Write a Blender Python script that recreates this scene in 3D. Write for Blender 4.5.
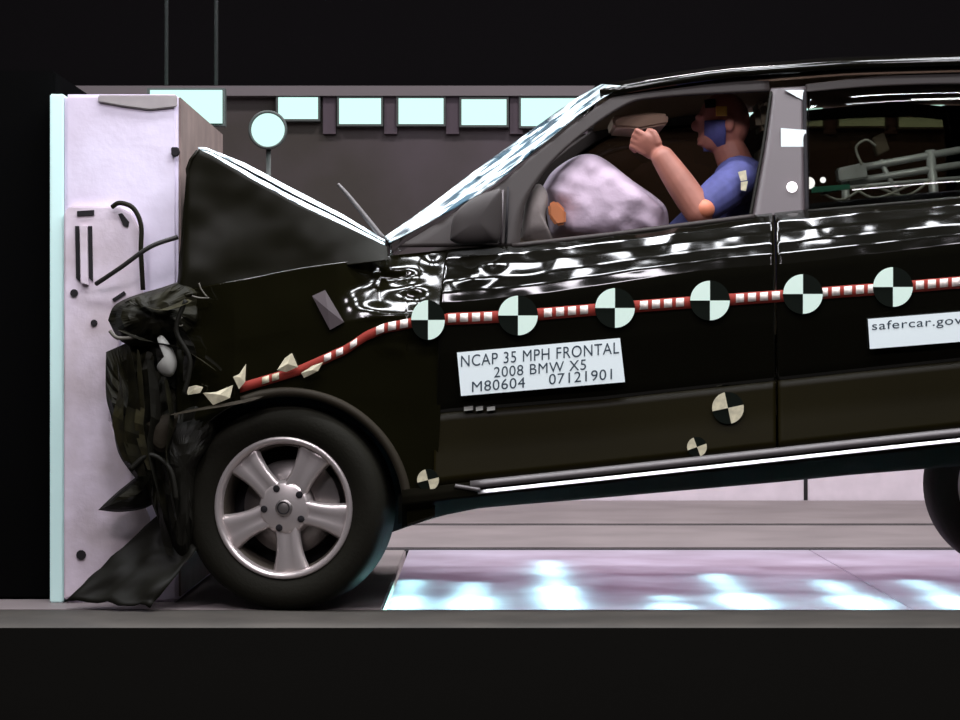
import bpy, bmesh, math, random
from mathutils import Vector, Matrix, noise

random.seed(7)
for o in list(bpy.data.objects):
    bpy.data.objects.remove(o, do_unlink=True)
scene = bpy.context.scene
C = scene.collection
PI = math.pi

# ------------------------------------------------------------------ camera
PXM, DIST, CAMZ = 285.0, 9.0, 0.884          # pixels per metre on the car's near side, distance, height
cam_d = bpy.data.cameras.new('camera')
cam_d.sensor_width = 36.0
cam_d.lens = PXM * DIST / 960.0 * 36.0
cam_d.clip_end = 200
cam = bpy.data.objects.new('camera', cam_d)
C.objects.link(cam)
cam.location = (0, -DIST, CAMZ)
cam.rotation_euler = (PI / 2, 0, 0)
scene.camera = cam

# ------------------------------------------------------------------ world, lamps, exposure
w = bpy.data.worlds.new('hall_air'); scene.world = w
w.use_nodes = True
w.node_tree.nodes['Background'].inputs[0].default_value = (0.75, 0.8, 0.7, 1)
w.node_tree.nodes['Background'].inputs[1].default_value = 0.008
scene.view_settings.view_transform = 'Standard'
scene.view_settings.look = 'None'
scene.view_settings.gamma = 1.0
scene.view_settings.use_curve_mapping = False
scene.view_settings.exposure = 0.0

def area(name, loc, target, sx, sy, power, col=(1, 1, 1)):
    d = bpy.data.lights.new(name, 'AREA')
    d.shape = 'RECTANGLE'; d.size = sx; d.size_y = sy; d.energy = power; d.color = col
    o = bpy.data.objects.new(name, d); C.objects.link(o)
    o.location = loc
    v = Vector(target) - Vector(loc)
    o.rotation_euler = v.to_track_quat('-Z', 'Y').to_euler()
    return o

WHITE = (0.93, 0.95, 1.0)
# rows of hall lamps over the impact area (high above the frame)
for i, x in enumerate((-2.5, -1.35, -0.2, 0.95, 2.1, 3.25)):
    area('hall_lamp', (x, -0.5, 5.2), (x, -0.4, 0.8), 0.78, 0.55, 52, WHITE)
    area('hall_lamp', (x + 0.45, -2.3, 5.1), (x + 0.3, -0.6, 0.8), 0.6, 0.45, 38, WHITE)
    area('hall_lamp', (x + 0.3, 1.6, 5.6), (x, 1.2, 0), 0.6, 0.5, 45, WHITE)
for x in (-2.4, 0.2, 2.8):
    area('hall_lamp', (x, -5.2, 4.8), (x * 0.6, 0.2, 1.0), 0.9, 0.6, 95 if x < 0 else 58, (0.98, 0.92, 1.0))
for x in (-3, 1, 5):
    area('hall_lamp', (x, 5.2, 5.6), (x, 5.4, 0), 1.0, 0.8, 130, (1.0, 0.93, 0.97))

# ------------------------------------------------------------------ materials
def mat(name, col, rough=0.5, metal=0.0, coat=0.0, spec=0.5, noise_amt=0.0, nscale=8.0, bump=0.0, bscale=60.0, col2=None):
    m = bpy.data.materials.new(name); m.use_nodes = True
    nt = m.node_tree; b = nt.nodes['Principled BSDF']
    b.inputs['Base Color'].default_value = (*col, 1)
    b.inputs['Roughness'].default_value = rough
    b.inputs['Metallic'].default_value = metal
    b.inputs['Coat Weight'].default_value = coat
    b.inputs['Coat Roughness'].default_value = 0.04
    b.inputs['Specular IOR Level'].default_value = spec
    tc = nt.nodes.new('ShaderNodeTexCoord')
    if noise_amt > 0 or col2:
        n = nt.nodes.new('ShaderNodeTexNoise'); n.inputs['Scale'].default_value = nscale
        n.inputs['Detail'].default_value = 6
        nt.links.new(tc.outputs['Object'], n.inputs['Vector'])
        r = nt.nodes.new('ShaderNodeValToRGB')
        r.color_ramp.elements[0].position = 0.38; r.color_ramp.elements[1].position = 0.66
        c2 = col2 or tuple(max(0, c * (1 - noise_amt)) for c in col)
        r.color_ramp.elements[0].color = (*c2, 1); r.color_ramp.elements[1].color = (*col, 1)
        nt.links.new(n.outputs['Fac'], r.inputs['Fac'])
        nt.links.new(r.outputs['Color'], b.inputs['Base Color'])
    if bump > 0:
        n2 = nt.nodes.new('ShaderNodeTexNoise'); n2.inputs['Scale'].default_value = bscale
        n2.inputs['Detail'].default_value = 4
        nt.links.new(tc.outputs['Object'], n2.inputs['Vector'])
        bp = nt.nodes.new('ShaderNodeBump'); bp.inputs['Strength'].default_value = bump
        bp.inputs['Distance'].default_value = 0.02
        nt.links.new(n2.outputs['Fac'], bp.inputs['Height'])
        nt.links.new(bp.outputs['Normal'], b.inputs['Normal'])
    return m

def emit(name, col, s):
    m = bpy.data.materials.new(name); m.use_nodes = True
    nt = m.node_tree; nt.nodes.clear()
    e = nt.nodes.new('ShaderNodeEmission'); e.inputs[0].default_value = (*col, 1); e.inputs[1].default_value = s
    o = nt.nodes.new('ShaderNodeOutputMaterial'); nt.links.new(e.outputs[0], o.inputs[0])
    return m

def glass(name, tint, rough=0.02, refl=1.0):
    m = bpy.data.materials.new(name); m.use_nodes = True
    nt = m.node_tree; nt.nodes.clear()
    t = nt.nodes.new('ShaderNodeBsdfTransparent'); t.inputs[0].default_value = (*tint, 1)
    g = nt.nodes.new('ShaderNodeBsdfGlossy'); g.inputs['Roughness'].default_value = rough
    f = nt.nodes.new('ShaderNodeFresnel'); f.inputs[0].default_value = 1.5
    mx = nt.nodes.new('ShaderNodeMixShader'); o = nt.nodes.new('ShaderNodeOutputMaterial')
    nt.links.new(f.outputs[0], mx.inputs[0]); nt.links.new(t.outputs[0], mx.inputs[1]); nt.links.new(g.outputs[0], mx.inputs[2])
    nt.links.new(mx.outputs[0], o.inputs[0])
    return m

def frosted(name, col):
    m = bpy.data.materials.new(name); m.use_nodes = True
    nt = m.node_tree; nt.nodes.clear()
    t = nt.nodes.new('ShaderNodeBsdfTranslucent'); t.inputs[0].default_value = (*col, 1)
    d = nt.nodes.new('ShaderNodeBsdfDiffuse'); d.inputs[0].default_value = (*[c * 0.75 for c in col], 1)
    tc = nt.nodes.new('ShaderNodeTexCoord'); n = nt.nodes.new('ShaderNodeTexNoise'); n.inputs['Scale'].default_value = 2.2
    n.inputs['Detail'].default_value = 5
    nt.links.new(tc.outputs['Object'], n.inputs['Vector'])
    r = nt.nodes.new('ShaderNodeValToRGB')
    r.color_ramp.elements[0].position = 0.35; r.color_ramp.elements[1].position = 0.65
    r.color_ramp.elements[0].color = (*[c * k for c, k in zip(col, (0.72, 0.62, 0.66))], 1)
    r.color_ramp.elements[1].color = (*col, 1)
    nt.links.new(n.outputs['Fac'], r.inputs[0]); nt.links.new(r.outputs[0], t.inputs[0])
    mx = nt.nodes.new('ShaderNodeMixShader'); mx.inputs[0].default_value = 0.45
    o = nt.nodes.new('ShaderNodeOutputMaterial')
    nt.links.new(t.outputs[0], mx.inputs[1]); nt.links.new(d.outputs[0], mx.inputs[2]); nt.links.new(mx.outputs[0], o.inputs[0])
    return m

def cracked(name):
    m = bpy.data.materials.new(name); m.use_nodes = True
    nt = m.node_tree; b = nt.nodes['Principled BSDF']
    b.inputs['Metallic'].default_value = 0.7; b.inputs['Roughness'].default_value = 0.34
    tc = nt.nodes.new('ShaderNodeTexCoord')
    mp = nt.nodes.new('ShaderNodeMapping'); mp.vector_type = 'TEXTURE'; mp.inputs['Rotation'].default_value = (0, -0.62, 0); mp.inputs['Scale'].default_value = (0.16, 0.1, 0.016)
    v = nt.nodes.new('ShaderNodeTexNoise'); v.inputs['Scale'].default_value = 1.0; v.inputs['Detail'].default_value = 3
    nt.links.new(tc.outputs['Object'], mp.inputs[0]); nt.links.new(mp.outputs[0], v.inputs['Vector'])
    r = nt.nodes.new('ShaderNodeValToRGB')
    r.color_ramp.elements[0].position = 0.42; r.color_ramp.elements[1].position = 0.56
    r.color_ramp.elements[0].color = (0.02, 0.05, 0.07, 1); r.color_ramp.elements[1].color = (0.82, 0.97, 1.0, 1)
    nt.links.new(v.outputs['Fac'], r.inputs[0]); nt.links.new(r.outputs[0], b.inputs['Base Color'])
    bp = nt.nodes.new('ShaderNodeBump'); bp.inputs['Strength'].default_value = 0.35; bp.inputs['Distance'].default_value = 0.02
    nt.links.new(v.outputs['Fac'], bp.inputs['Height']); nt.links.new(bp.outputs[0], b.inputs['Normal'])
    return m

M = {}
M['paint'] = mat('black_paint', (0.0035, 0.0032, 0.002), 0.09, spec=0.42)
M['paint_dull'] = mat('scuffed_black_paint', (0.006, 0.0055, 0.0025), 0.42, spec=0.10)
M['wingpaint'] = mat('wing_paint', (0.0055, 0.005, 0.0018), 0.11, spec=0.5)
M['lower'] = mat('lower_door_floor_tint', (0.009, 0.0068, 0.0006), 0.45, spec=0.14)  # olive reflection of the floor mixed into the black door colour
M['plastic'] = mat('black_plastic', (0.006, 0.0055, 0.003), 0.6, spec=0.2)
M['torn'] = mat('torn_olive_plastic', (0.014, 0.0125, 0.004), 0.6, spec=0.2, noise_amt=0.6, nscale=12)
M['lip'] = mat('wheel_arch_plastic', (0.022, 0.017, 0.010), 0.7, spec=0.2)
M['chrome'] = mat('bright_metal', (0.92, 0.90, 0.93), 0.42, metal=1)
M['sillgrey'] = mat('sill_trim_grey', (0.10, 0.09, 0.09), 0.4, metal=0.3)
M['tyre'] = mat('tyre_rubber', (0.008, 0.0072, 0.004), 0.75, spec=0.15, bump=0.1, bscale=90)
M['alloy'] = mat('silver_alloy', (0.66, 0.59, 0.575), 0.30, metal=0.62)
M['alloy_dark'] = mat('rim_barrel', (0.09, 0.075, 0.06), 0.5, metal=0.6)
M['brake'] = mat('brake_steel', (0.35, 0.32, 0.31), 0.4, metal=0.9)
M['white'] = mat('white_marker', (0.80, 1.0, 0.87), 0.6)
M['cream'] = mat('cream_marker', (0.72, 0.66, 0.46), 0.6, noise_amt=0.3, nscale=40)
M['black'] = mat('black_marker', (0.003, 0.005, 0.003), 0.8, spec=0.1)
M['redtape'] = mat('red_tape', (0.26, 0.03, 0.02), 0.7, spec=0.2)
M['tapewhite'] = mat('pale_tape', (0.93, 0.82, 0.74), 0.5)
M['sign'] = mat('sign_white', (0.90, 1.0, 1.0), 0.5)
M['ink'] = mat('sign_ink', (0.02, 0.04, 0.06), 0.6)
M['glass_dark'] = glass('tinted_glass', (0.75, 0.76, 0.72))
M['glass_far'] = glass('privacy_glass', (0.34, 0.28, 0.21))
M['glass_wind'] = glass('windscreen_glass', (0.6, 0.66, 0.66))
M['crack'] = cracked('cracked_glass')
M['interior'] = mat('interior_trim', (0.09, 0.068, 0.045), 0.8)
M['liner'] = mat('headlining', (0.30, 0.20, 0.14), 0.9)
M['seat'] = mat('seat_leather', (0.085, 0.066, 0.034), 0.6)
M['pillar'] = mat('pillar_grey', (0.09, 0.073, 0.077), 0.35, spec=0.5)
M['framegrey'] = mat('window_frame_grey', (0.034, 0.027, 0.025), 0.6, spec=0.3)
M['mirror'] = mat('mirror_housing', (0.045, 0.038, 0.036), 0.6, spec=0.3)
M['wood'] = mat('varnished_trim', (0.45, 0.16, 0.07), 0.3, coat=0.5)
M['bag'] = mat('airbag_fabric', (0.52, 0.405, 0.50), 0.85, noise_amt=0.08, nscale=9, bump=0.35, bscale=14)
M['baggrey'] = mat('curtain_fabric', (0.20, 0.17, 0.16), 0.9, bump=0.3, bscale=14)
M['skin'] = mat('dummy_vinyl', (0.42, 0.165, 0.12), 0.55, noise_amt=0.25, nscale=9)
M['joint'] = mat('orange_joint', (0.62, 0.20, 0.11), 0.5)
M['blue'] = mat('blue_cloth', (0.075, 0.08, 0.25), 0.8, noise_amt=0.3, nscale=20)
M['yellow'] = mat('yellow_marker', (0.75, 0.5, 0.08), 0.6)
M['barrier'] = mat('barrier_paint', (0.84, 0.77, 0.93), 0.6, col2=(0.70, 0.62, 0.75), nscale=2.6, bump=0.1, bscale=20)
M['barrier_plate'] = mat('barrier_plate_paint', (0.78, 0.68, 0.78), 0.55, col2=(0.58, 0.49, 0.53), nscale=5, bump=0.15, bscale=20)
M['edge'] = mat('edge_strip_paint', (0.72, 1.0, 0.95), 0.35)
M['faceplate'] = mat('shaded_face_plate', (0.26, 0.19, 0.17), 0.8, noise_amt=0.3, nscale=5)  # brown puts the shade of the unlit face into its colour
M['cap'] = mat('barrier_top_shade', (0.40, 0.36, 0.36), 0.7, noise_amt=0.2, nscale=6)  # grey-brown imitates the shadow along the barrier top
M['hole'] = mat('dark_hole', (0.008, 0.006, 0.008), 0.9)
M['cable'] = mat('cable_rubber', (0.02, 0.018, 0.015), 0.6)
M['support'] = mat('support_block_paint', (0.003, 0.003, 0.003), 1.0, spec=0.0)
M['wall'] = mat('hall_wall_paint', (0.085, 0.068, 0.076), 0.9, col2=(0.05, 0.042, 0.036), nscale=0.9)
M['wallbeam'] = mat('wall_beam_paint', (0.16, 0.14, 0.145), 0.8)
M['post'] = mat('wall_post_paint', (0.075, 0.055, 0.068), 0.8)
M['lowwall'] = mat('low_wall_paint', (0.72, 0.62, 0.68), 0.7, noise_amt=0.1)
M['floor_near'] = mat('black_floor_coating', (0.0025, 0.0023, 0.002), 1.0, spec=0.0)
M['track'] = mat('track_steel', (0.060, 0.052, 0.043), 0.7, noise_amt=0.3, nscale=4)
M['slab'] = mat('pale_floor_coating', (0.28, 0.235, 0.235), 0.6, noise_amt=0.2, nscale=2.0, bump=0.05)
M['frost'] = frosted('frosted_pit_glass', (0.80, 0.74, 0.84))
M['pitwhite'] = mat('pit_lining', (0.02, 0.02, 0.02), 0.9)
M['ceil'] = mat('ceiling_paint', (0.012, 0.011, 0.012), 0.95)
M['lamp'] = emit('lamp_diffuser', (0.66, 1.0, 0.93), 1.15)
M['lampround'] = emit('round_lamp_diffuser', (0.68, 1.0, 0.94), 1.1)
M['lampbody'] = mat('lamp_housing', (0.05, 0.06, 0.055), 0.6)
M['rig'] = mat('rig_metal', (0.55, 0.57, 0.58), 0.4, metal=0.3)
M['led'] = emit('led_glow', (1.0, 0.95, 1.0), 2.0)
M['green'] = mat('green_circuit', (0.02, 0.16, 0.10), 0.5)
M['chip'] = mat('broken_plastic_chip', (0.11, 0.10, 0.08), 0.6)
M['lens'] = mat('headlamp_shell', (0.42, 0.42, 0.38), 0.5, noise_amt=0.3)

# ------------------------------------------------------------------ helpers
def P(px, py, Y):
    k = (DIST + Y) / DIST / PXM
    return Vector(((px - 480.0) * k, Y, CAMZ + (360.0 - py) * k))

def interp(pts, x):
    if x <= pts[0][0]:
        a, b = pts[0], pts[1]
    elif x >= pts[-1][0]:
        a, b = pts[-2], pts[-1]
    else:
        for a, b in zip(pts, pts[1:]):
            if a[0] <= x <= b[0]:
                break
    t = (x - a[0]) / (b[0] - a[0])
    return a[1] + (b[1] - a[1]) * t

def nz(x, y, z=0.0):
    return noise.noise(Vector((x, y, z)))

def tag(o, label=None, cat=None, group=None, kind=None):
    if label: o['label'] = label
    if cat: o['category'] = cat
    if group: o['group'] = group
    if kind: o['kind'] = kind
    return o

def empty(name, loc, label, cat, group=None):
    o = bpy.data.objects.new(name, None); C.objects.link(o)
    o.location = loc; o.empty_display_size = 0.1
    return tag(o, label, cat, group)

def origin(o):
    l = Vector(o.location)
    p = o.parent
    while p:
        l = l + Vector(p.location); p = p.parent
    return l

def link(name, me, m, parent=None, smooth=True, label=None):
    """world-space mesh -> object whose origin is its own centre, parented with plain offsets"""
    if m is not None:
        me.materials.append(m)
    n = len(me.vertices)
    c = Vector((0, 0, 0))
    if n:
        lo = Vector([min(v.co[i] for v in me.vertices) for i in range(3)])
        hi = Vector([max(v.co[i] for v in me.vertices) for i in range(3)])
        c = (lo + hi) / 2
    me.transform(Matrix.Translation(-c))
    for p in me.polygons:
        p.use_smooth = smooth
    o = bpy.data.objects.new(name, me); C.objects.link(o)
    o.location = c
    if parent:
        o.parent = parent
        o.location = c - origin(parent)
    if label: o['label'] = label
    return o

def mesh(name, verts, faces, m, parent=None, smooth=True, label=None):
    me = bpy.data.meshes.new(name)
    me.from_pydata([tuple(v) for v in verts], [], faces)
    me.update()
    bm = bmesh.new(); bm.from_mesh(me)
    bmesh.ops.recalc_face_normals(bm, faces=bm.faces)
    bm.to_mesh(me); bm.free()
    return link(name, me, m, parent, smooth, label)

def bmobj(name, bm, m, parent=None, smooth=True, label=None):
    me = bpy.data.meshes.new(name)
    bmesh.ops.recalc_face_normals(bm, faces=bm.faces)
    bm.to_mesh(me); bm.free()
    return link(name, me, m, parent, smooth, label)

def sheet(name, f, nu, nv, m, parent=None, thick=0.006, smooth=True, label=None, back=(0, 1, 0)):
    """f(u, v) -> world point; a sheet with real thickness (second skin offset along 'back')"""
    vs = [f(i / nu, j / nv) for j in range(nv + 1) for i in range(nu + 1)]
    n = len(vs); bk = Vector(back) * thick
    vs2 = vs + [v + bk for v in vs]
    fs = []
    I = lambda i, j: j * (nu + 1) + i
    for j in range(nv):
        for i in range(nu):
            a, b, c, d = I(i, j), I(i + 1, j), I(i + 1, j + 1), I(i, j + 1)
            fs.append((a, b, c, d)); fs.append((n + d, n + c, n + b, n + a))
    for i in range(nu):
        fs.append((I(i, 0), n + I(i, 0), n + I(i + 1, 0), I(i + 1, 0)))
        fs.append((I(i, nv), I(i + 1, nv), n + I(i + 1, nv), n + I(i, nv)))
    for j in range(nv):
        fs.append((I(0, j), I(0, j + 1), n + I(0, j + 1), n + I(0, j)))
        fs.append((I(nu, j), n + I(nu, j), n + I(nu, j + 1), I(nu, j + 1)))
    return mesh(name, vs2, fs, m, parent, smooth, label)

def prism(name, poly, Y0, Y1, m, parent=None, bevel=0.0, smooth=False, label=None, jag=0.0, segs=2):
    """outline traced on its own depth plane Y0 and extruded straight back to Y1"""
    bm = bmesh.new()
    f = [P(x, y, Y0) for x, y in poly]
    a = [bm.verts.new(v) for v in f]
    b = [bm.verts.new(Vector((v.x, Y1, v.z))) for v in f]
    bm.faces.new(a); bm.faces.new(b[::-1])
    n = len(a)
    for i in range(n):
        bm.faces.new((a[i], b[i], b[(i + 1) % n], a[(i + 1) % n]))
    bmesh.ops.recalc_face_normals(bm, faces=bm.faces)
    if bevel:
        bmesh.ops.bevel(bm, geom=list(bm.edges), offset=bevel, segments=segs, affect='EDGES', clamp_overlap=True)
    return bmobj(name, bm, m, parent, smooth, label)

def box(name, lo, hi, m, parent=None, bevel=0.0, label=None):
    bm = bmesh.new()
    bmesh.ops.create_cube(bm, size=1.0)
    lo, hi = Vector(lo), Vector(hi)
    for v in bm.verts:
        v.co = Vector([(lo[i] + hi[i]) / 2 + v.co[i] * (hi[i] - lo[i]) for i in range(3)])
    if bevel:
        bmesh.ops.bevel(bm, geom=list(bm.edges), offset=bevel, segments=2, affect='EDGES')
    return bmobj(name, bm, m, parent, False, label)

def smoothline(pts, n):
    """Catmull-Rom through Vectors"""
    out = []
    L = len(pts)
    for s in range(L - 1):
        p0, p1, p2, p3 = pts[max(s - 1, 0)], pts[s], pts[s + 1], pts[min(s + 2, L - 1)]
        for i in range(n):
            t = i / n
            out.append(0.5 * ((2 * p1) + (p2 - p0) * t + (2 * p0 - 5 * p1 + 4 * p2 - p3) * t * t + (3 * p1 - p0 - 3 * p2 + p3) * t ** 3))
    out.append(pts[-1])
    return out

def tube(name, pts, rad, m, parent=None, n=8, sub=6, label=None, flat=1.0):
    pts = smoothline([Vector(p) for p in pts], sub) if sub > 1 and len(pts) > 2 else [Vector(p) for p in pts]
    vs, fs = [], []
    L = len(pts)
    up = Vector((0.13, 1, 0.07)).normalized()
    for k, p in enumerate(pts):
        t = (pts[min(k + 1, L - 1)] - pts[max(k - 1, 0)]).normalized()
        a = t.cross(up)
        if a.length < 1e-4: a = t.cross(Vector((1, 0, 0)))
        a.normalize(); b = t.cross(a)
        r = rad if not callable(rad) else rad(k / (L - 1))
        for i in range(n):
            an = 2 * PI * i / n
            vs.append(p + a * math.cos(an) * r + b * math.sin(an) * r * flat)
    for k in range(L - 1):
        for i in range(n):
            fs.append((k * n + i, k * n + (i + 1) % n, (k + 1) * n + (i + 1) % n, (k + 1) * n + i))
    fs.append(tuple(range(n))); fs.append(tuple((L - 1) * n + i for i in range(n))[::-1])
    return mesh(name, vs, fs, m, parent, True, label)

def pillow(name, outline, Yc, T, m, parent=None, wrinkle=0.012, nr=10, label=None, power=2.4, freq=9.0, seed=0.0):
    """inflated cushion with the given outline (pixels at depth Yc), front and back skins bulging by T"""
    pts = smoothline([P(x, y, Yc) for x, y in outline] + [P(*outline[0], Yc)], 6)[:-1]
    c = sum(pts, Vector()) / len(pts)
    n = len(pts); vs = []; fs = []
    def skin(sgn):
        base = len(vs)
        vs.append(c + Vector((0, sgn * T, 0)))
        for r in range(1, nr):
            t = r / nr
            h = T * (max(0, 1 - t ** power)) ** 0.6
            for p in pts:
                q = c + (p - c) * t
                wn = wrinkle * t * (nz(q.x * freq, q.z * freq, seed) + 0.6 * nz(q.x * freq * 2.3, q.z * freq * 2.3, seed + 5))
                vs.append(q + Vector((0, sgn * h + wn, 0)))
        return base
    b0 = skin(-1); b1 = skin(1)
    rim = len(vs)
    vs.extend(pts)
    for base in (b0, b1):
        for i in range(n):
            j = (i + 1) % n
            fs.append((base, base + 1 + i, base + 1 + j))
            for r in range(nr - 2):
                a = base + 1 + r * n
                fs.append((a + i, a + n + i, a + n + j, a + j))
            a = base + 1 + (nr - 2) * n
            fs.append((a + i, rim + i, rim + j, a + j))
    return mesh(name, vs, fs, m, parent, True, label)

def lathe(bm, prof, n=64, axis_y=True):
    """profile (r, y) around the Y axis"""
    rings = []
    for r, y in prof:
        rings.append([bm.verts.new((r * math.cos(2 * PI * i / n), y, r * math.sin(2 * PI * i / n))) for i in range(n)])
    for a, b in zip(rings, rings[1:]):
        for i in range(n):
            bm.faces.new((a[i], a[(i + 1) % n], b[(i + 1) % n], b[i]))
    return rings

def copy_tree(o, parent=None):
    c = o.copy(); C.objects.link(c); c.parent = parent
    for ch in [x for x in bpy.data.objects if x.parent == o]:
        copy_tree(ch, c)
    return c

# ------------------------------------------------------------------ the setting
XR = lambda px, Y: P(px, 0, Y).x
YT0, YT1, YP, YS1, YS2, YW = -0.54, 0.08, 2.94, 4.72, 7.15, 9.0
pit_x0, pit_x1 = XR(386, 0.1), 3.4
floor = box('floor', (-7, -11, -0.12), (8, YT0, 0.0), M['floor_near']); tag(floor, kind='structure')
def slab(lo, hi, m): return box('floor_slab', lo, hi, m, floor, 0.006)
slab((-7, YT0, -0.12), (8, YT1, 0.0), M['track'])
g = 0.012
slab((-7, YT1 + g, -0.12), (pit_x0 - g, YP, 0.0), M['slab'])
slab((pit_x1 + g, YT1 + g, -0.12), (8, YP, 0.0), M['slab'])
slab((-7, YP + 0.17, -0.12), (8, YS1, 0.0), M['slab'])
slab((-7, YS1 + 0.17, -0.12), (8, YS2, 0.0), M['slab'])
box('pit_lining', (pit_x0, YT1, -0.62), (pit_x1, YP, -0.58), M['pitwhite'], floor)
box('pit_lining', (pit_x0, YP - 0.03, -0.58), (pit_x1, YP, -0.13), M['pitwhite'], floor)
box('pit_lining', (pit_x0 - 0.02, YT1, -0.58), (pit_x0, YP, -0.13), M['pitwhite'], floor)
box('pit_lining', (pit_x1, YT1, -0.58), (pit_x1 + 0.02, YP, -0.13), M['pitwhite'], floor)
box('pit_lining', (pit_x0, YT1 - 0.02, -0.58), (pit_x1, YT1, -0.13), M['pitwhite'], floor)
npan = 2
for i in range(npan):
    a = pit_x0 + (pit_x1 - pit_x0) * i / npan; b = pit_x0 + (pit_x1 - pit_x0) * (i + 1) / npan
    box('pit_glass_pane', (a + 0.003, YT1 + 0.006, -0.02), (b - 0.003, YP - 0.004, 0.0), M['frost'], floor)
box('floor_seam', (-7, YP - 0.003, -0.12), (8, YP + 0.173, -0.006), M['hole'], floor)
box('floor_seam', (-7, YS1 - 0.003, -0.12), (8, YS1 + 0.173, -0.006), M['hole'], floor)
# lamps in the photo pit, shining up through the frosted panes
for px, e, ln in ((404, 8, 1.2), (470, 9, 1.1), (561, 17, 2.2), (668, 3, 0.5), (744, 11, 1.5), (858, 9, 1.2), (955, 9, 1.2), (1050, 9, 1.2)):
    for wdt, l2, en in ((0.12, ln * 0.4, e * 0.5), (0.07, ln, e * 0.5)):
        d = bpy.data.lights.new('pit_area_light', 'AREA'); d.shape = 'RECTANGLE'; d.size = wdt; d.size_y = l2; d.energy = en * 1.1; d.color = (0.36, 1.0, 0.84)
        o = bpy.data.objects.new('pit_area_light', d); C.objects.link(o)
        o.location = (XR(px, YT1 + .3), YT1 + 0.02 + l2 / 2, -0.06); o.rotation_euler = (PI, 0, 0)

d = bpy.data.lights.new('pit_area_light', 'AREA'); d.shape = 'RECTANGLE'; d.size = pit_x1 - pit_x0 - .2; d.size_y = YP - YT1 - .2; d.energy = 66; d.color = (1.0, 0.93, 0.98)  # added broad fill under the panes, lifts the car's shadow
o = bpy.data.objects.new('pit_area_light', d); C.objects.link(o); o.location = ((pit_x0 + pit_x1) / 2, (YT1 + YP) / 2, -0.5); o.rotation_euler = (PI, 0, 0)
wall = box('wall_back', (-7, YW, -0.12), (8, YW + 0.2, 6.5), M['wall']); tag(wall, kind='structure')
lw = box('wall_low', (-7, YS2 + 0.02, -0.12), (8, YS2 + 0.25, 0.27), M['lowwall'], None, 0.01); tag(lw, kind='structure')
for px in (806, 500, 260):
    box('panel_joint', (XR(px, YS2) - 0.012, YS2 + 0.012, 0.0), (XR(px, YS2) + 0.012, YS2 + 0.03, 0.27), M['hole'], lw)
fl2 = box('floor_back', (-7, YS2 + 0.25, -0.12), (8, YW, 0.0), M['floor_near']); tag(fl2, kind='structure')
ceil = box('ceiling', (-7, -11, 6.5), (8, YW + 0.2, 6.7), M['ceil']); tag(ceil, kind='structure')
wl = box('wall_left', (-7.2, -11, -0.12), (-7, YW + 0.2, 6.5), M['ceil']); tag(wl, kind='structure')
wr = box('wall_right', (8, -11, -0.12), (8.2, YW + 0.2, 6.5), M['ceil']); tag(wr, kind='structure')
M['upper'] = mat('upper_wall_darkening', (0.006, 0.0055, 0.006), 1.0, spec=0.0)
uw = box('added_upper_wall_dark_layer', (-7, YW - 0.03, P(0, 88, YW).z), (8, YW - 0.001, 6.5), M['upper']); tag(uw, kind='structure')  # added black layer, keeps the lit wall above the beam dark
# beam above the lamps and posts between them
zb0, zb1 = P(0, 96, YW - 0.1).z, P(0, 86, YW - 0.1).z
box('wall_beam', (-7, YW - 0.12, zb0), (8, YW, zb1), M['wallbeam'], wall)
lamps_px = [(298, 97, 119, 40), (360, 98, 124, 42), (421, 98, 124, 45), (484, 99, 125, 45), (549, 98, 126, 56),
            (614, 99, 126, 46), (676, 100, 126, 46), (738, 101, 126, 46), (800, 101, 126, 46), (862, 102, 126, 46), (922, 104, 127, 46)]
YL = YW - 0.1
ordw = ['first', 'second', 'third', 'fourth', 'fifth', 'sixth', 'seventh', 'eighth', 'ninth', 'tenth', 'last']
for i, (px, y0, y1, wpx) in enumerate(lamps_px):
    c = P(px, (y0 + y1) / 2, YL); k = (DIST + YL) / DIST / PXM
    hw, hh = wpx / 2 * k, (y1 - y0) / 2 * k
    t = empty('wall_lamp', (c.x, YW, c.z - hh), 'glowing rectangular wall lamp, %s of the row counted from the barrier' % ordw[i], 'lamp', 'row of wall lamps')
    bm = bmesh.new()
    for lo, hi in (((c.x - hw - .015, YL, c.z - hh - .015), (c.x + hw + .015, YW, c.z - hh)), ((c.x - hw - .015, YL, c.z + hh), (c.x + hw + .015, YW, c.z + hh + .015)),
                   ((c.x - hw - .015, YL, c.z - hh), (c.x - hw, YW, c.z + hh)), ((c.x + hw, YL, c.z - hh), (c.x + hw + .015, YW, c.z + hh))):
        q = bmesh.ops.create_cube(bm, size=1.0)['verts']
        for v in q:
            v.co = Vector([(lo[j] + hi[j]) / 2 + v.co[j] * (hi[j] - lo[j]) for j in range(3)])
    bmobj('lamp_frame', bm, M['lampbody'], t, False)
    box('lamp_diffuser', (c.x - hw, YL + 0.02, c.z - hh), (c.x + hw, YL + 0.05, c.z + hh), M['lamp'], t)
    if i < len(lamps_px) - 1:
        xm = P((px + lamps_px[i + 1][0]) / 2, 110, YL).x
        box('wall_post', (xm - 0.045, YW - 0.06, zb0 - 0.26), (xm + 0.045, YW, zb0), M['post'], wall)

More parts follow.
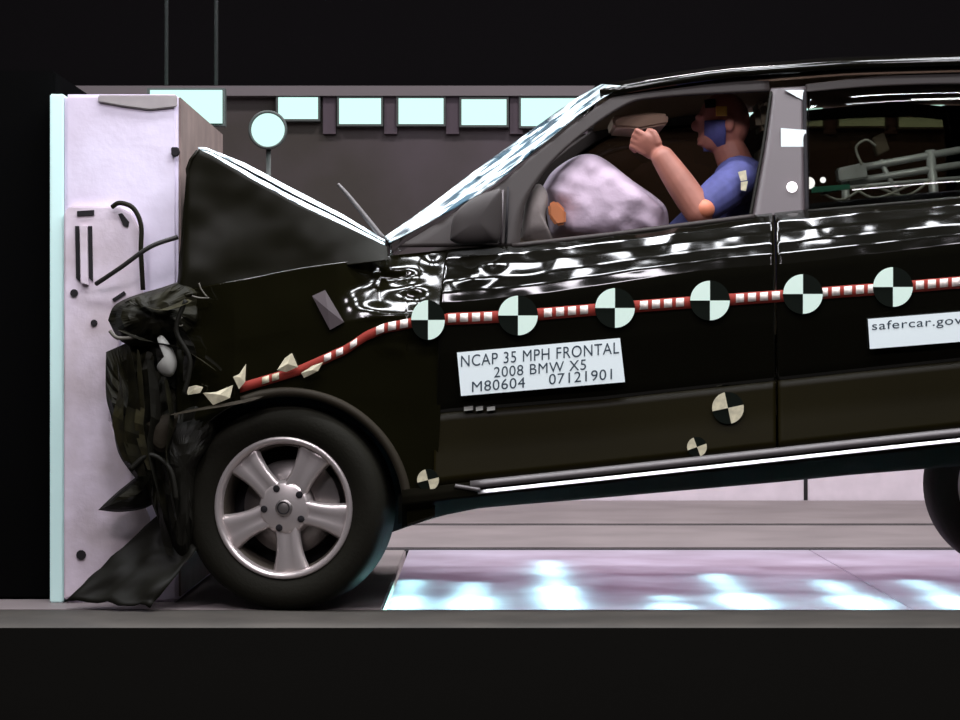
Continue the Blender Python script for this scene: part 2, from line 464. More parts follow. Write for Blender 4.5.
# round floodlight on a stand behind the bonnet
YF = 3.2
c = P(268, 130, YF); rr = 18.5 * (DIST + YF) / DIST / PXM
t = empty('round_floodlight', (c.x, YF, 0), 'round white glowing floodlight on a thin stand behind the bonnet', 'floodlight')
bm = bmesh.new()
lathe(bm, [(0.0001, -0.012), (rr * .5, -0.012), (rr * .9, -0.008), (rr * .9, 0.01)], 40)
o = bmobj('diffuser', bm, M['lampround'], t); o.location += c
bm = bmesh.new()
lathe(bm, [(rr * .92, -0.02), (rr, -0.024), (rr * 1.06, -0.01), (rr * 1.0, 0.03), (rr * .5, 0.09), (0.0001, 0.10)], 40)
o = bmobj('housing', bm, M['lampbody'], t); o.location += c
tube('pole', [(c.x, YF + .03, 0.02), (c.x, YF + .03, c.z - rr)], 0.012, M['lampbody'], t, sub=1)
for a in (0.3, 2.4, 4.5):
    tube('leg', [(c.x, YF + .03, 0.45), (c.x + .35 * math.cos(a), YF + .03 + .35 * math.sin(a), 0.01)], 0.01, M['lampbody'], t, sub=1)
# slanting floodlight panel behind the barrier's top corner, hung from the ceiling
YQ = 3.0
pc = P(195, 95, YQ)
t = empty('hanging_lamp_panel', (pc.x, YQ, pc.z), 'bright rectangular lamp panel hanging behind the top corner of the barrier', 'lamp')
prism('diffuser', [(150, 90), (222, 90), (222, 123), (150, 123)], YQ, YQ + 0.02, M['lamp'], t)
prism('housing', [(147, 88), (225, 88), (225, 126), (147, 126)], YQ + 0.022, YQ + 0.09, M['lampbody'], t)
for px in (165, 215):
    a = P(px, 84, YQ)
    tube('hanger', [(a.x, YQ + .05, a.z), (a.x, YQ + .05, 6.5)], 0.01, M['lampbody'], t, sub=1)

# ------------------------------------------------------------------ crash barrier
YB = 0.35
bx0, bx1 = XR(64, YB), XR(178, YB)
ztop = P(0, 94, YB).z
bar = empty('crash_barrier', ((bx0 + bx1) / 2, 1.2, 0), 'white painted rigid crash barrier block struck by the black car', 'barrier')
box('block', (bx0, YB, 0), (bx1, 1.95, ztop), M['barrier'], bar, 0.012)
box('edge_strip', (XR(50, YB), YB - 0.004, 0), (bx0 - 0.001, YB + 0.25, ztop), M['edge'], bar, 0.004, label='bright pale edge strip')
box('support_block', (XR(50, YB) - 2.2, YB + 0.12, 0), (XR(50, YB) - 0.001, 2.9, ztop + 0.1), M['support'], bar, 0.01, label='black rear support block')
box('impact_face', (bx1, YB + 0.02, 0.02), (bx1 + 0.008, 1.9, ztop - 0.01), M['faceplate'], bar, 0.002, label='impact face plate, coloured brown as in shade')
prism('top_shade_plate', [(98, 95), (177, 95), (177, 107), (150, 110), (120, 106), (98, 102)], YB - 0.012, YB - 0.001, M['cap'], bar, 0.004)  # plate added to carry the shadow at the top of the block
pl = prism('side_plate', [(64, 212), (70, 206), (118, 206), (132, 214), (140, 230), (143, 300), (120, 330), (110, 420), (150, 520), (150, 528), (72, 597), (64, 600)],
      YB - 0.028, YB - 0.001, M['barrier_plate'], bar, 0.006)
def mark(poly, parent, m=M['hole'], Y=YB - 0.034, t=0.008, name='slot'):
    return prism(name, poly, Y, Y + t, m, parent)
mark([(77, 211), (94, 210), (94, 215), (77, 216)], pl)
mark([(118, 214), (122, 213), (129, 222), (128, 227), (123, 225)], pl)
mark([(112, 299), (124, 291), (126, 294), (114, 302)], pl)
for x, y, r in ((74, 293, 4), (94, 323, 3.5), (81, 555, 5)):
    mark([(x + r * math.cos(a * PI / 5), y + r * math.sin(a * PI / 5)) for a in range(10)], pl, name='bolt_hole')
for x0, x1 in ((75, 79), (88, 92)):
    mark([(x0, 226), (x1, 226), (x1 + 1, 282), (x0 + 1, 278)], pl)
mark([(80, 226), (87, 226), (88, 285), (81, 282)], pl, M['barrier_plate'], YB - 0.05, 0.024, 'strut')
o = prism('bolt', [(171, 147), (178, 147), (180, 153), (176, 157), (171, 155)], YB - 0.02, YB - 0.001, M['hole'], bar, 0.003)
cb = tube('cable', [P(96, 284, YB - .07), P(120, 268, YB - .12), P(150, 247, YB - .15), P(178, 237, YB - .14)], 0.0085, M['cable'])
tag(cb, 'thick black cable running from the barrier plate to the bonnet', 'cable')
cb = tube('cable', [P(112, 207, YB - .05), P(120, 203, YB - .06), P(133, 208, YB - .06), P(141, 225, YB - .06), P(141, 252, YB - .06), P(143, 290, YB - .05)], 0.009, M['torn'])
tag(cb, 'olive cable looping over the top of the barrier plate', 'cable')

# ------------------------------------------------------------------ car
WID = 1.93
car = empty('car', (XR(480, 0), 0.9, 0), 'black five-door off-road car crushed nose-first against the barrier', 'car')

belt = [(400, 256), (440, 252), (530, 245), (667, 228), (752, 217), (810, 211), (960, 198), (1420, 165)]
shoulder = [(400, 309), (440, 303), (525, 296), (695, 271), (800, 262), (912, 249), (960, 243), (1420, 205)]
crease = [(400, 418), (450, 411), (600, 399), (700, 388), (912, 365), (960, 360), (1420, 315)]
chrome = [(400, 500), (478, 491), (600, 478), (770, 459.5), (912, 444), (960, 439), (1420, 392)]
sillbot = [(395, 531), (440, 516), (480, 508), (600, 498), (700, 489), (780, 482), (850, 475), (912, 470), (960, 466), (1420, 425)]

def dent(x, y):
    wu = max(0.0, min(1.0, (interp(shoulder, x) + 4 - y) / 40.0))
    front = max(0.0, min(1.0, (600 - x) / 160.0))
    a = 0.0085 + 0.010 * front
    return wu * a * (nz(x * 0.028, y * 0.045, 1.3) + 0.35 * nz(x * 0.06, y * 0.08, 4.1))

def prof(x):
    b, s, d, l = interp(belt, x), interp(shoulder, x), interp(crease, x), interp(chrome, x) - 10
    return [(b - 2, .185), (b, .16), (b + .14 * (s - b), .118), (b + .34 * (s - b), .075), (b + .58 * (s - b), .036), (b + .80 * (s - b), .012), (s + 1, 0.0),
            (s + .5 * (d - s), .004), (d - 3, .022), (d + 1, .030), (d + .5 * (l - d), .022), (l, .004)]

def bodyY(x, y):
    pr = prof(x)
    if y <= pr[0][0]: return pr[0][1]
    for a, b in zip(pr, pr[1:]):
        if a[0] <= y <= b[0]:
            return a[1] + (b[1] - a[1]) * (y - a[0]) / (b[0] - a[0]) + dent(x, y)
    return pr[-1][1]

def mirror_far(o, name=None):
    me = o.data.copy()
    for v in me.vertices: v.co.y = -v.co.y
    me.flip_normals()
    c = bpy.data.objects.new(name or o.name.split('.')[0], me); C.objects.link(c)
    c.parent = o.parent
    wy = origin(o).y
    c.location = o.location + Vector((0, WID - 2 * wy, 0))
    if c.name.split('.')[0].endswith('window_glass') or c.name.startswith('quarter_glass'):
        me.materials[0] = M['glass_far']
    return c

def bodypanel(name, x0, x1, t0, t1, m, nu, nv, lean0=0.0, lean1=0.0, bottom=None):
    """part of the body side between profile parameters t0..t1 (0 = belt, 1 = sill top)"""
    def f(u, v):
        t = t0 + (t1 - t0) * v
        xx = x0 + (x1 - x0) * u + (lean0 * (1 - u) + lean1 * u) * t
        pr = prof(xx)
        seg = t * (len(pr) - 1); i = min(int(seg), len(pr) - 2); q = seg - i
        y = pr[i][0] + (pr[i + 1][0] - pr[i][0]) * q
        Y = pr[i][1] + (pr[i + 1][1] - pr[i][1]) * q + dent(xx, y)
        if bottom:
            y = min(y, bottom(xx))
        return P(xx, y, Y)
    return sheet(name, f, nu, nv, m, car, thick=0.05)

# doors: black upper skin and lower skin below the crease, its olive a painted floor reflection
for nm, x0, x1, l0, l1, nu in (('front_door', 447, 772, -14, 4, 90), ('rear_door', 775, 1005, 4, 20, 50)):
    d = bodypanel(nm, x0, x1, 0.0, 9 / 11.0, M['paint'], nu, 54, l0, l1)
    d2 = bodypanel(nm + '_lower_skin', x0, x1, 9 / 11.0, 1.0, M['lower'], nu, 8, l0, l1)
    mirror_far(d); mirror_far(d2)
rear_arch = (1118, 505, 128)
def qb(x):
    dx = x - rear_arch[0]
    return rear_arch[1] - math.sqrt(max(0, rear_arch[2] ** 2 - dx * dx)) if abs(dx) < rear_arch[2] else 1e9
q = bodypanel('rear_quarter', 1008, 1420, 0, 1, M['paint'], 60, 44, 20, 0, qb); mirror_far(q)
tailf = lambda u, v: Vector((P(1420, 300, 0).x + 0.12 * math.sin(PI * u), 0.12 + (WID - .24) * u, 0.55 + 1.05 * v))
sheet('tailgate', tailf, 12, 8, M['paint'], car, 0.03, back=(-1, 0, 0))

# sill: grey strip, bright strip, black underside
def sillf(u, v):
    x = 402 + (1005 - 402) * u
    cy, sb = interp(chrome, x), interp(sillbot, x)
    rows = [(cy - 10, 0.004), (cy - 3, -0.012), (cy + 5, -0.014), (cy + .5 * (sb - cy), 0.03), (sb - 2, 0.10), (sb, 0.16)]
    s = v * (len(rows) - 1); i = min(int(s), len(rows) - 2); q = s - i
    return P(x, rows[i][0] + (rows[i + 1][0] - rows[i][0]) * q, rows[i][1] + (rows[i + 1][1] - rows[i][1]) * q)
M['sill'] = mat('sill_plastic', (0.0035, 0.003, 0.0015), 0.9, spec=0.03)
sl = sheet('sill', sillf, 40, 20, M['sill'], car, 0.08); mirror_far(sl)
def stripf(x0, x1, a, b, Y):
    return lambda u, v: P(x0 + (x1 - x0) * u, interp(chrome, x0 + (x1 - x0) * u) + a + (b - a) * v, Y + (0.006 if v < 0.5 else -0.004) * 1.0)
sheet('sill_grey_strip', stripf(470, 1005, -11, -3, -0.012), 30, 2, M['sillgrey'], car, 0.02)
def brightf(u, v):
    x = 478 + (1003 - 478) * u
    a = v * 1.5
    return P(x, interp(chrome, x) - 2.2 + 5.4 * v, -0.008 - 0.013 * math.sin(a))
sheet('sill_bright_strip', brightf, 40, 6, M['chrome'], car, 0.02)
tube('sill_grey_strip', [P(455, 486, -0.006), P(468, 488, -0.012), P(480, 490, -0.016)], 0.008, M['sillgrey'], car)
# underbody
def uf(u, v):
    x = 398 + (1400 - 398) * u
    p = P(x, interp(sillbot, x), 0.14)
    return Vector((p.x, 0.14 + (WID - 0.28) * v, p.z + 0.02))
sheet('underbody', uf, 20, 4, M['plastic'], car, 0.10, back=(0, 0, 1))

# roof and headlining
roofl = [(596, 86), (640, 78), (720, 66), (850, 56), (1000, 52), (1200, 62), (1400, 96)]
def rooff(u, v):
    x = 600 + (1405 - 600) * u
    e = P(x, interp(roofl, x), 0.36)
    a = v * PI
    return Vector((e.x, 0.33 + (WID - .66) * v, e.z - 0.02 + 0.07 * math.sin(a)))
rf = sheet('roof', rooff, 30, 16, M['paint'], car, 0.03, back=(0, 0, -1))
sheet('headlining', lambda u, v: rooff(u * 0.98 + .01, v * .96 + .02) - Vector((0, 0, 0.04)), 20, 10, M['liner'], rf, 0.015, back=(0, 0, -1))

def tY(py): return 0.17 + max(0, (245 - py)) / 165.0 * 0.19
def band(name, A, B, m, n=40, dy=0.0, thick=0.04, parent=None, wob=0.0, lift=0.0):
    a = smoothline([Vector((x, y, 0)) for x, y in A], 8); b = smoothline([Vector((x, y, 0)) for x, y in B], 8)
    def at(L, u):
        s = u * (len(L) - 1); i = min(int(s), len(L) - 2); return L[i].lerp(L[i + 1], s - i)
    def f(u, v):
        p = at(a, u).lerp(at(b, u), v)
        wv = wob * (nz(p.x * .06, p.y * .06, 2.2) + .6 * nz(p.x * .16, p.y * .16, 7.0))
        return P(p.x, p.y, tY(p.y) + dy + lift * (1 - v) + wv)
    return sheet(name, f, n, 6, m, parent or car, thick)
# A pillar and the window frame
ap = band('windscreen_pillar', [(398, 247), (490, 190), (534, 155), (612, 97), (660, 85), (768, 74)],
          [(520, 246), (527, 200), (562, 152), (620, 108), (662, 97), (770, 91)], M['framegrey'], dy=-0.004); mirror_far(ap)
bp = band('door_pillar', [(771, 88), (765, 140), (758, 180), (751, 218)], [(806, 86), (806, 130), (807, 170), (808, 213)], M['pillar'], dy=-0.006)
mirror_far(bp)
tube('window_seal', [P(771, 92, tY(92) - .012), P(764, 140, tY(140) - .012), P(757, 180, tY(180) - .012), P(750, 217, tY(217) - .012)], 0.006, M['plastic'], car)
tube('window_seal', [P(804.5, 90, tY(90) - .014), P(805, 130, tY(130) - .014), P(806, 170, tY(170) - .014), P(807, 212, tY(212) - .014)], 0.007, M['hole'], car)
rfm = band('rear_window_frame', [(806, 84), (880, 76), (960, 72), (1010, 76)], [(806, 92), (880, 86), (960, 84), (1000, 88)], M['framegrey'], dy=-0.002); mirror_far(rfm)
dp = band('rear_pillar', [(1000, 74), (1010, 120), (1020, 195)], [(1040, 74), (1060, 130), (1080, 192)], M['paint'], dy=-0.002); mirror_far(dp)
dp = band('rear_pillar', [(1270, 72), (1330, 130), (1380, 170)], [(1400, 96), (1420, 140), (1425, 168)], M['paint'], dy=-0.002); mirror_far(dp)
wg = band('rear_window_glass', [(808, 90), (880, 84), (960, 82), (1004, 86)], [(808, 213), (880, 206), (960, 199), (1020, 194)], M['glass_dark'], dy=0.012, thick=0.004); mirror_far(wg)
wg = band('quarter_glass', [(1038, 76), (1120, 70), (1200, 70), (1275, 74)], [(1078, 190), (1150, 186), (1280, 176), (1378, 168)], M['glass_dark'], dy=0.012, thick=0.004); mirror_far(wg)
o = band('front_window_glass', [(530, 195), (580, 138), (640, 100), (768, 92)], [(522, 244), (600, 236), (680, 226), (752, 216)], M['glass_dark'], dy=0.012, thick=0.004)
far = mirror_far(o); bpy.data.objects.remove(o, do_unlink=True)          # near window wound down, far one closed
# window ledge along the front door
tube('window_ledge', [P(512, 246, .165), P(600, 236, .165), P(667, 227.5, .165), P(754, 216.5, .165)], 0.010, M['framegrey'], car, flat=1.4)
tube('window_ledge', [P(808, 211.5, .165), P(900, 203.5, .165), P(1015, 194, .165)], 0.007, M['plastic'], car, flat=1.4)
# quarter-light divider bars and mirror
for x in (503, 508):
    tube('divider_bar', [P(x, 190 - (x - 503) * .6, tY(190) - .012), P(x - 2, 243, tY(240) - .012)], 0.0045, M['pillar'] if x == 503 else M['hole'], car, sub=1)
mr = pillow('door_mirror', [(450, 240), (454, 216), (470, 200), (494, 190), (502, 194), (500, 238), (488, 243), (462, 245)], 0.12, 0.035, M['mirror'], car, wrinkle=0.002)
# pale patches on the pillar; the larger is a painted lamp reflection
prism('pillar_pale_patch', [(781, 128), (806, 130), (806, 149), (781, 148)], tY(138) - .016, tY(138) - .006, M['sign'], car)
prism('pillar_pale_patch', [(785, 90), (804, 90), (803, 100), (797, 97)], tY(95) - .016, tY(95) - .006, M['sign'], car)

# windscreen: crazed near edge, and the pane across the car
up = [(384, 237), (430, 205), (480, 167), (530, 131), (575, 99), (602, 84)]
lo_ = [(390, 243), (450, 211), (492, 186), (532, 153), (582, 113), (622, 86)]
band('windscreen_crazed_edge', up, lo_, M['crack'], n=90, dy=-0.012, thick=0.012, wob=0.016, lift=0.085)
def wsf(u, v):
    p = smoothline([P(x, y, .36) for x, y in up], 6)
    s = u * (len(p) - 1); i = min(int(s), len(p) - 2); q = p[i].lerp(p[i + 1], s - i)
    yy = tY(up[0][1] + (up[-1][1] - up[0][1]) * u) + .15
    return Vector((q.x - 0.02 * math.sin(PI * v), yy + (WID - 2 * yy) * v, q.z - 0.012 - 0.02 * math.sin(PI * v) + .006 * nz(u * 7, v * 9)))
sheet('windscreen', wsf, 20, 16, M['glass_wind'], car, 0.006, back=(0, 0, -1))
tube('wiper_arm', [P(338, 184, .25), P(352, 200, .23), P(384, 240, .2)], lambda t: 0.006 + .005 * t, M['sillgrey'], car)

# buckled bonnet
htop = [(196, 147), (205, 147), (245, 163), (290, 187), (340, 213), (386, 240)]
hlow = [(192, 151), (210, 154), (250, 178), (295, 203), (345, 226), (384, 245)]
seam = [(160, 294), (180, 291), (300, 268), (386, 256), (445, 250)]
def hband(u, v, k0, k1):
    x = 198 + (385 - 198) * u
    a, b = interp(htop, x), interp(hlow, x)
    t = k0 + (k1 - k0) * v
    y = a + (b - a) * t
    return P(x, y, 0.20 - 0.05 * t + 0.012 * nz(x * .05, t * 2, 3) + .010 * nz(x * .13, t * 4, 8))
hd = sheet('bonnet', lambda u, v: (lambda e: Vector((e.x, 0.20 + (WID - .40) * v, e.z - 0.02 - .03 * math.sin(PI * v) + .015 * nz(e.x * 5, v * 5))))(P(196 + 190 * u, interp(htop, 196 + 190 * u), .2)),
           30, 20, M['paint'], car, 0.012, back=(0, 0, -1))
M['edgegloss'] = mat('bonnet_edge_highlight', (0.80, 0.93, 0.97), 0.38, metal=0.85, bump=0.2, bscale=25)  # pale metal colour paints lamp reflections onto the black bonnet edge
sheet('bonnet_edge', lambda u, v: hband(u, v, 0.0, 0.40), 60, 5, M['edgegloss'], car, 0.01, label='bright bent bonnet edge')
sheet('bonnet_edge', lambda u, v: hband(u, v, 0.60, 1.0), 60, 5, M['edgegloss'], car, 0.01, label='bright bent bonnet edge')
sheet('bonnet_edge_gap', lambda u, v: hband(u, v, 0.3, 0.7) + Vector((0, .012, 0)), 60, 3, M['hole'], car, 0.01)
def hfront(u, v):
    y = 150 + 150 * v
    x = interp([(150, 196), (165, 187), (215, 183), (300, 176)], y) + 3 * nz(u * 6, v * 6, 2)
    p = P(x, y, .12)
    return Vector((max(p.x, bx1 + .018) if u > 0.15 else p.x, .12 + (WID - .24) * u, p.z))
sheet('bonnet_front_fold', hfront, 16, 16, M['paint_dull'], car, 0.012, back=(1, 0, 0))
def hside(u, v):
    x0 = 0
    yt0 = 0
    xl = lambda y: interp([(148, 198), (165, 187), (215, 183), (300, 176)], y)
    x = 176 + (388 - 176) * u
    a = interp([(176, 300), (183, 215), (187, 165), (198, 149)] + hlow[1:], x) if x > 176 else 299
    b = interp(seam, x) + 4
    y = a + (max(b, a + 2) - a) * v
    return P(x, y, 0.125 + 0.022 * nz(x * .016, y * .02, 5) + .004 * nz(x * .05, y * .05, 9) - 0.05 * v)
sheet('bonnet_side', hside, 60, 24, M['paint_dull'], car, 0.012)
# inner structure that fills the engine bay
prism('engine_bay', [(196, 200), (250, 215), (340, 250), (390, 262), (420, 300), (410, 385), (300, 392), (200, 392)], 0.32, 1.6, M['plastic'], car, 0.03)

# front wing, crumpled towards the door
arch = (287, 513, 120)
rb = random.Random(4)
lumps = [(rb.uniform(364, 446), rb.uniform(262, 352), rb.uniform(10, 18), rb.uniform(6, 10), rb.uniform(.006, .012) * rb.choice((-1, -1, 1))) for _ in range(22)]
def crum(x, y):
    """rounded buckles in the sheet metal, close together where the wing has folded against the door"""
    d = 0.0
    for lx, ly, ra, rb_, h in lumps:
        q = ((x - lx) / ra) ** 2 + ((y - ly) / rb_) ** 2
        if q < 9: d += h * math.exp(-q)
    fr = max(0, min(1, (330 - x) / 150))
    return d + (0.004 + .012 * fr) * nz(x * .02, y * .02, 21)
def wingbot(x):
    dx = x - arch[0]
    if abs(dx) < arch[2] - 1: return arch[1] - math.sqrt(arch[2] ** 2 - dx * dx)
    return interp(sillbot, x) - 1 if dx > 0 else 470
def wingY(x, y):
    tt = interp(seam, x)
    v = (y - tt) / 60.0
    base = 0.02 + max(0, 1 - v) * (0.012 + 0.15 * max(0, min(1, (x - 335) / 45.0)))
    base += max(0, (235 - x) / 60.0) * 0.05
    return base + crum(x, y)
def wing(u, v):
    x = 176 + (449 - 176) * u
    a, b = interp(seam, x), wingbot(x)
    y = a + (b - a) * v
    if x > 434: x = x - (x - 434) * 0.0
    return P(x - 14 * v * max(0, (x - 435) / 14), y, wingY(x, y))
def cut(x0, x1, nm, m, nu, nv):
    return sheet(nm, lambda u, v: wing((x0 + (x1 - x0) * u - 176) / 273.0, v), nu, nv, m, car, 0.02)
w1 = cut(176, 449, 'front_wing', M['wingpaint'], 190, 100)
mirror_far(w1)
# wheel-arch lip and liner
tube('arch_lip', [P(arch[0] + (arch[2] + 1) * math.cos(a), arch[1] - (arch[2] + 1) * math.sin(a), 0.02) for a in [math.radians(d) for d in range(8, 120, 8)]], 0.017, M['lip'], car, sub=3)
def liner(u, v):
    a = PI * (1.0 - 1.0 * u); r = 0.425
    c0 = P(287, 512, .05)
    return Vector((c0.x + r * math.cos(a), 0.07 + .40 * v, c0.z + r * math.sin(a)))
ln = sheet('wheel_arch_liner', liner, 30, 4, M['plastic'], car, 0.012, back=(0, 0, 0.6)); 
prism('inner_arch', [(196, 420), (240, 395), (330, 395), (385, 420), (404, 480), (404, 528), (370, 540), (200, 540), (190, 480)], 0.40, 0.47, M['hole'], car)

# ------------------------------------------------------------------ wheels
def make_wheel(loc, steer):
    bm = bmesh.new()
    R = 0.252
    lathe(bm, [(R, -0.004), (R - .004, -.012), (R - .016, -.010), (R - .024, .004), (R - .030, .05), (R - .035, .20), (R, .21)], 72)
    # hub disc
    lathe(bm, [(0.0001, 0.006), (.080, 0.008), (.090, .014), (.098, .034), (.098, .07), (0.0001, .07)], 40)
    for k in range(5):
        a0 = math.radians(60 + 72 * k)
        ca, sa = math.cos(a0), math.sin(a0)
        secs = []
        for t in range(9):
            s = t / 8
            r = .05 + (.238 - .05) * s
            hw = .050 - .009 * math.sin(PI * s) + .026 * s ** 2
            y = 0.010 - .004 * math.sin(PI * s) - .006 * s
            secs.append([(r, -hw, y + .020), (r, -hw * .72, y), (r, -hw * .25, y - .003 + .012), (r, hw * .25, y - .003 + .012), (r, hw * .72, y), (r, hw, y + .020), (r, hw * .8, y + .06), (r, -hw * .8, y + .06)])
        rings = [[bm.verts.new((ca * r - sa * q, y, sa * r + ca * q)) for r, q, y in sc] for sc in secs]
        for A, B in zip(rings, rings[1:]):
            for i in range(8):
                bm.faces.new((A[i], A[(i + 1) % 8], B[(i + 1) % 8], B[i]))
        bm.faces.new(rings[0]); bm.faces.new(rings[-1][::-1])
    bmesh.ops.recalc_face_normals(bm, faces=bm.faces)
    me = bpy.data.meshes.new('wheel'); bm.to_mesh(me); bm.free()
    me.materials.append(M['alloy'])
    for p in me.polygons: p.use_smooth = True
    wo = bpy.data.objects.new('wheel', me); C.objects.link(wo)
    wo.parent = car; wo.location = Vector(loc) - origin(car)
    wo.rotation_euler = (0, 0, steer)
    wo['label'] = 'silver five-spoke alloy wheel'
    def sub(name, bm, m, smooth=True):
        bmesh.ops.recalc_face_normals(bm, faces=bm.faces)
        me = bpy.data.meshes.new(name); bm.to_mesh(me); bm.free(); me.materials.append(m)
        for p in me.polygons: p.use_smooth = smooth
        o = bpy.data.objects.new(name, me); C.objects.link(o); o.parent = wo
        return o
    bm = bmesh.new()
    T = .362
    lathe(bm, [(R - .004, .0), (R + .012, -.014), (R + .05, -.026), (T - .025, -.022), (T - .006, -.002), (T, .025), (T, .19), (T - .02, .23), (R + .04, .235), (R - .004, .21)], 80)
    sub('tyre', bm, M['tyre'])
    bm = bmesh.new(); lathe(bm, [(R - .026, .02), (R - .034, .03), (R - .038, .20)], 60); sub('rim_barrel', bm, M['alloy_dark'])
    bm = bmesh.new(); lathe(bm, [(.08, .085), (.168, .085), (.168, .11), (.08, .11)], 48); sub('brake_disc', bm, M['brake'])
    bm = bmesh.new()
    for i in range(7):
        pass
    pr = []
    for a in range(-28, 29, 8):
        aa = math.radians(a + 22)
        pr.append([bm.verts.new((r * math.cos(aa), y, r * math.sin(aa))) for r, y in ((.10, .07), (.19, .065), (.20, .13), (.10, .13))])
    for A, B in zip(pr, pr[1:]):
        for i in range(4): bm.faces.new((A[i], A[(i + 1) % 4], B[(i + 1) % 4], B[i]))
    bm.faces.new(pr[0]); bm.faces.new(pr[-1][::-1])
    sub('brake_caliper', bm, M['brake'], False)
    bm = bmesh.new(); lathe(bm, [(.0001, .125), (.215, .125), (.218, .205), (.0001, .205)], 40); sub('hub_backing', bm, M['hole'])
    bm = bmesh.new(); lathe(bm, [(0.0001, -.012), (.026, -.012), (.031, -.008), (.032, .0)], 30); cap = sub('hub_cap', bm, M['brake']); cap.location = (0, .012, 0)
    bm = bmesh.new(); lathe(bm, [(.019, -.0128), (.0195, -.0145), (.0225, -.0145), (.023, -.0128)], 30); sub('hub_cap_ring', bm, M['hole']).location = (0, .012, 0)
    for k in range(5):
        a = math.radians(40 + 72 * k)
        bm = bmesh.new(); lathe(bm, [(.0001, -.0085), (.0095, -.0085), (.0125, -.0065), (.0125, .004)], 14)
        b = sub('wheel_bolt', bm, M['hole']); b.location = (.073 * math.cos(a), .012, .073 * math.sin(a))
    return wo
fw = make_wheel((XR(283, 0.03), 0.05, 0.362), math.radians(-11))
c = copy_tree(fw, car); c.location = Vector((XR(283, 0.03), WID - .05, .362)) - origin(car); c.rotation_euler = (0, 0, PI + math.radians(-11))
c = copy_tree(fw, car); c.location = Vector((XR(283, 0.03) + 2.93, 0.05, .362)) - origin(car); c.rotation_euler = (0, 0, 0)
c = copy_tree(fw, car); c.location = Vector((XR(283, 0.03) + 2.93, WID - .05, .362)) - origin(car); c.rotation_euler = (0, 0, PI)

# ------------------------------------------------------------------ crushed nose
def facet(o):
    for p in o.data.polygons: p.use_smooth = False
    return o
facet(pillow('bumper_fragment', [(108, 320), (114, 306), (130, 297), (160, 288), (186, 281), (204, 290), (206, 320), (190, 338), (150, 346), (122, 342)], 0.12, 0.12, M['torn'], car, wrinkle=0.06, freq=14, nr=6))
facet(pillow('crushed_bumper', [(106, 352), (124, 344), (140, 336), (190, 330), (214, 360), (210, 420), (202, 470), (196, 520), (186, 556), (168, 556), (158, 520), (146, 492), (132, 474), (118, 452), (112, 420), (106, 395)], 0.17, 0.08, M['torn'], car, wrinkle=0.07, freq=12, seed=3, nr=6))
facet(pillow('crushed_grille', [(140, 330), (165, 300), (200, 285), (235, 300), (240, 380), (220, 405), (180, 410), (150, 390)], 0.18, 0.09, M['plastic'], car, wrinkle=0.05, freq=16, seed=9, nr=6))
facet(pillow('crushed_wing_tip', [(160, 405), (185, 400), (222, 396), (214, 440), (198, 470), (194, 540), (180, 560), (168, 520), (160, 450)], 0.12, 0.10, M['plastic'], car, wrinkle=0.05, freq=12, seed=17, nr=6))
facet(pillow('torn_bracket', [(98, 510), (122, 488), (150, 470), (166, 486), (150, 506), (122, 512)], 0.2, 0.06, M['plastic'], car, wrinkle=0.03, seed=5, nr=6))
facet(pillow('torn_flap', [(146, 424), (160, 416), (178, 414), (172, 436), (164, 452), (152, 446)], 0.02, 0.02, M['lip'], car, wrinkle=0.01, nr=5))
M['olive'] = mat('olive_liner', (0.030, 0.026, 0.009), 0.7, spec=0.2, noise_amt=0.5, nscale=18)
rs = random.Random(12)
def shred(name, pts, wpx, Y, m):
    """a bent, twisted strip torn off the bumper"""
    cl = smoothline([Vector((x, y, 0)) for x, y in pts], 6)
    ph = rs.uniform(0, 6)
    def f(u, v):
        q = u * (len(cl) - 1); i = min(int(q), len(cl) - 2); p = cl[i].lerp(cl[i + 1], q - i)
        a = ph + 2.2 * u + .6 * nz(u * 5, ph)
        ww = wpx * (1 - .55 * abs(2 * u - 1) ** 3) * (v - .5)
        return P(p.x + ww * math.cos(.5 * a), p.y + .35 * ww * math.sin(a), Y + ww / PXM * math.sin(.5 * a) + .012 * nz(p.x * .1, p.y * .1, ph))
    return facet(sheet(name, f, 10, 2, m, car, 0.006))
for pts, w_, Y, mm in (([(116, 356), (121, 390), (118, 425), (128, 462)], 20, .03, 'olive'), ([(128, 346), (134, 400), (131, 440), (142, 476)], 18, .0, 'torn'),
                       ([(138, 350), (141, 400), (139, 430), (150, 470)], 10, -.02, 'olive'), ([(150, 360), (156, 410), (150, 450), (160, 500)], 14, -.01, 'plastic'),
                       ([(120, 330), (150, 342), (185, 350), (215, 370)], 14, -.01, 'torn'), ([(132, 300), (160, 310), (190, 300)], 12, -.03, 'olive'),
                       ([(166, 380), (172, 420), (166, 460), (176, 520)], 12, -.01, 'torn'), ([(180, 330), (190, 350), (186, 380)], 12, .0, 'plastic'),
                       ([(150, 470), (135, 490), (118, 500)], 12, .08, 'torn'), ([(170, 415), (200, 409), (240, 402), (262, 396)], 7, -.015, 'lip'),
                       ([(158, 500), (164, 530), (170, 556)], 12, .06, 'plastic')):
    shred('torn_strip', pts, w_, Y, M[mm])
for pts, r_, Y in (([(186, 300), (176, 330), (190, 360), (184, 395)], .009, -.03), ([(130, 470), (150, 455), (170, 470), (176, 500)], .010, -.01)):
    tube('torn_hose', [P(x, y, Y) for x, y in pts], r_, M['plastic'], car)
def slopef(u, v):
    a = P(66 + 90 * v, 602 - 84 * v, .10 + .1 * v).lerp(P(150 + 48 * v, 610 - 60 * v, -0.02 + .12 * v), u)
    return a + Vector((0, .03 * nz(u * 4, v * 4, 2), max(0, .02 * nz(u * 5, v * 5, 6)) + 0.006))
sheet('dark_sloped_sheet', slopef, 16, 16, M['plastic'], car, 0.012)  # dark sloped sheet at the foot of the barrier
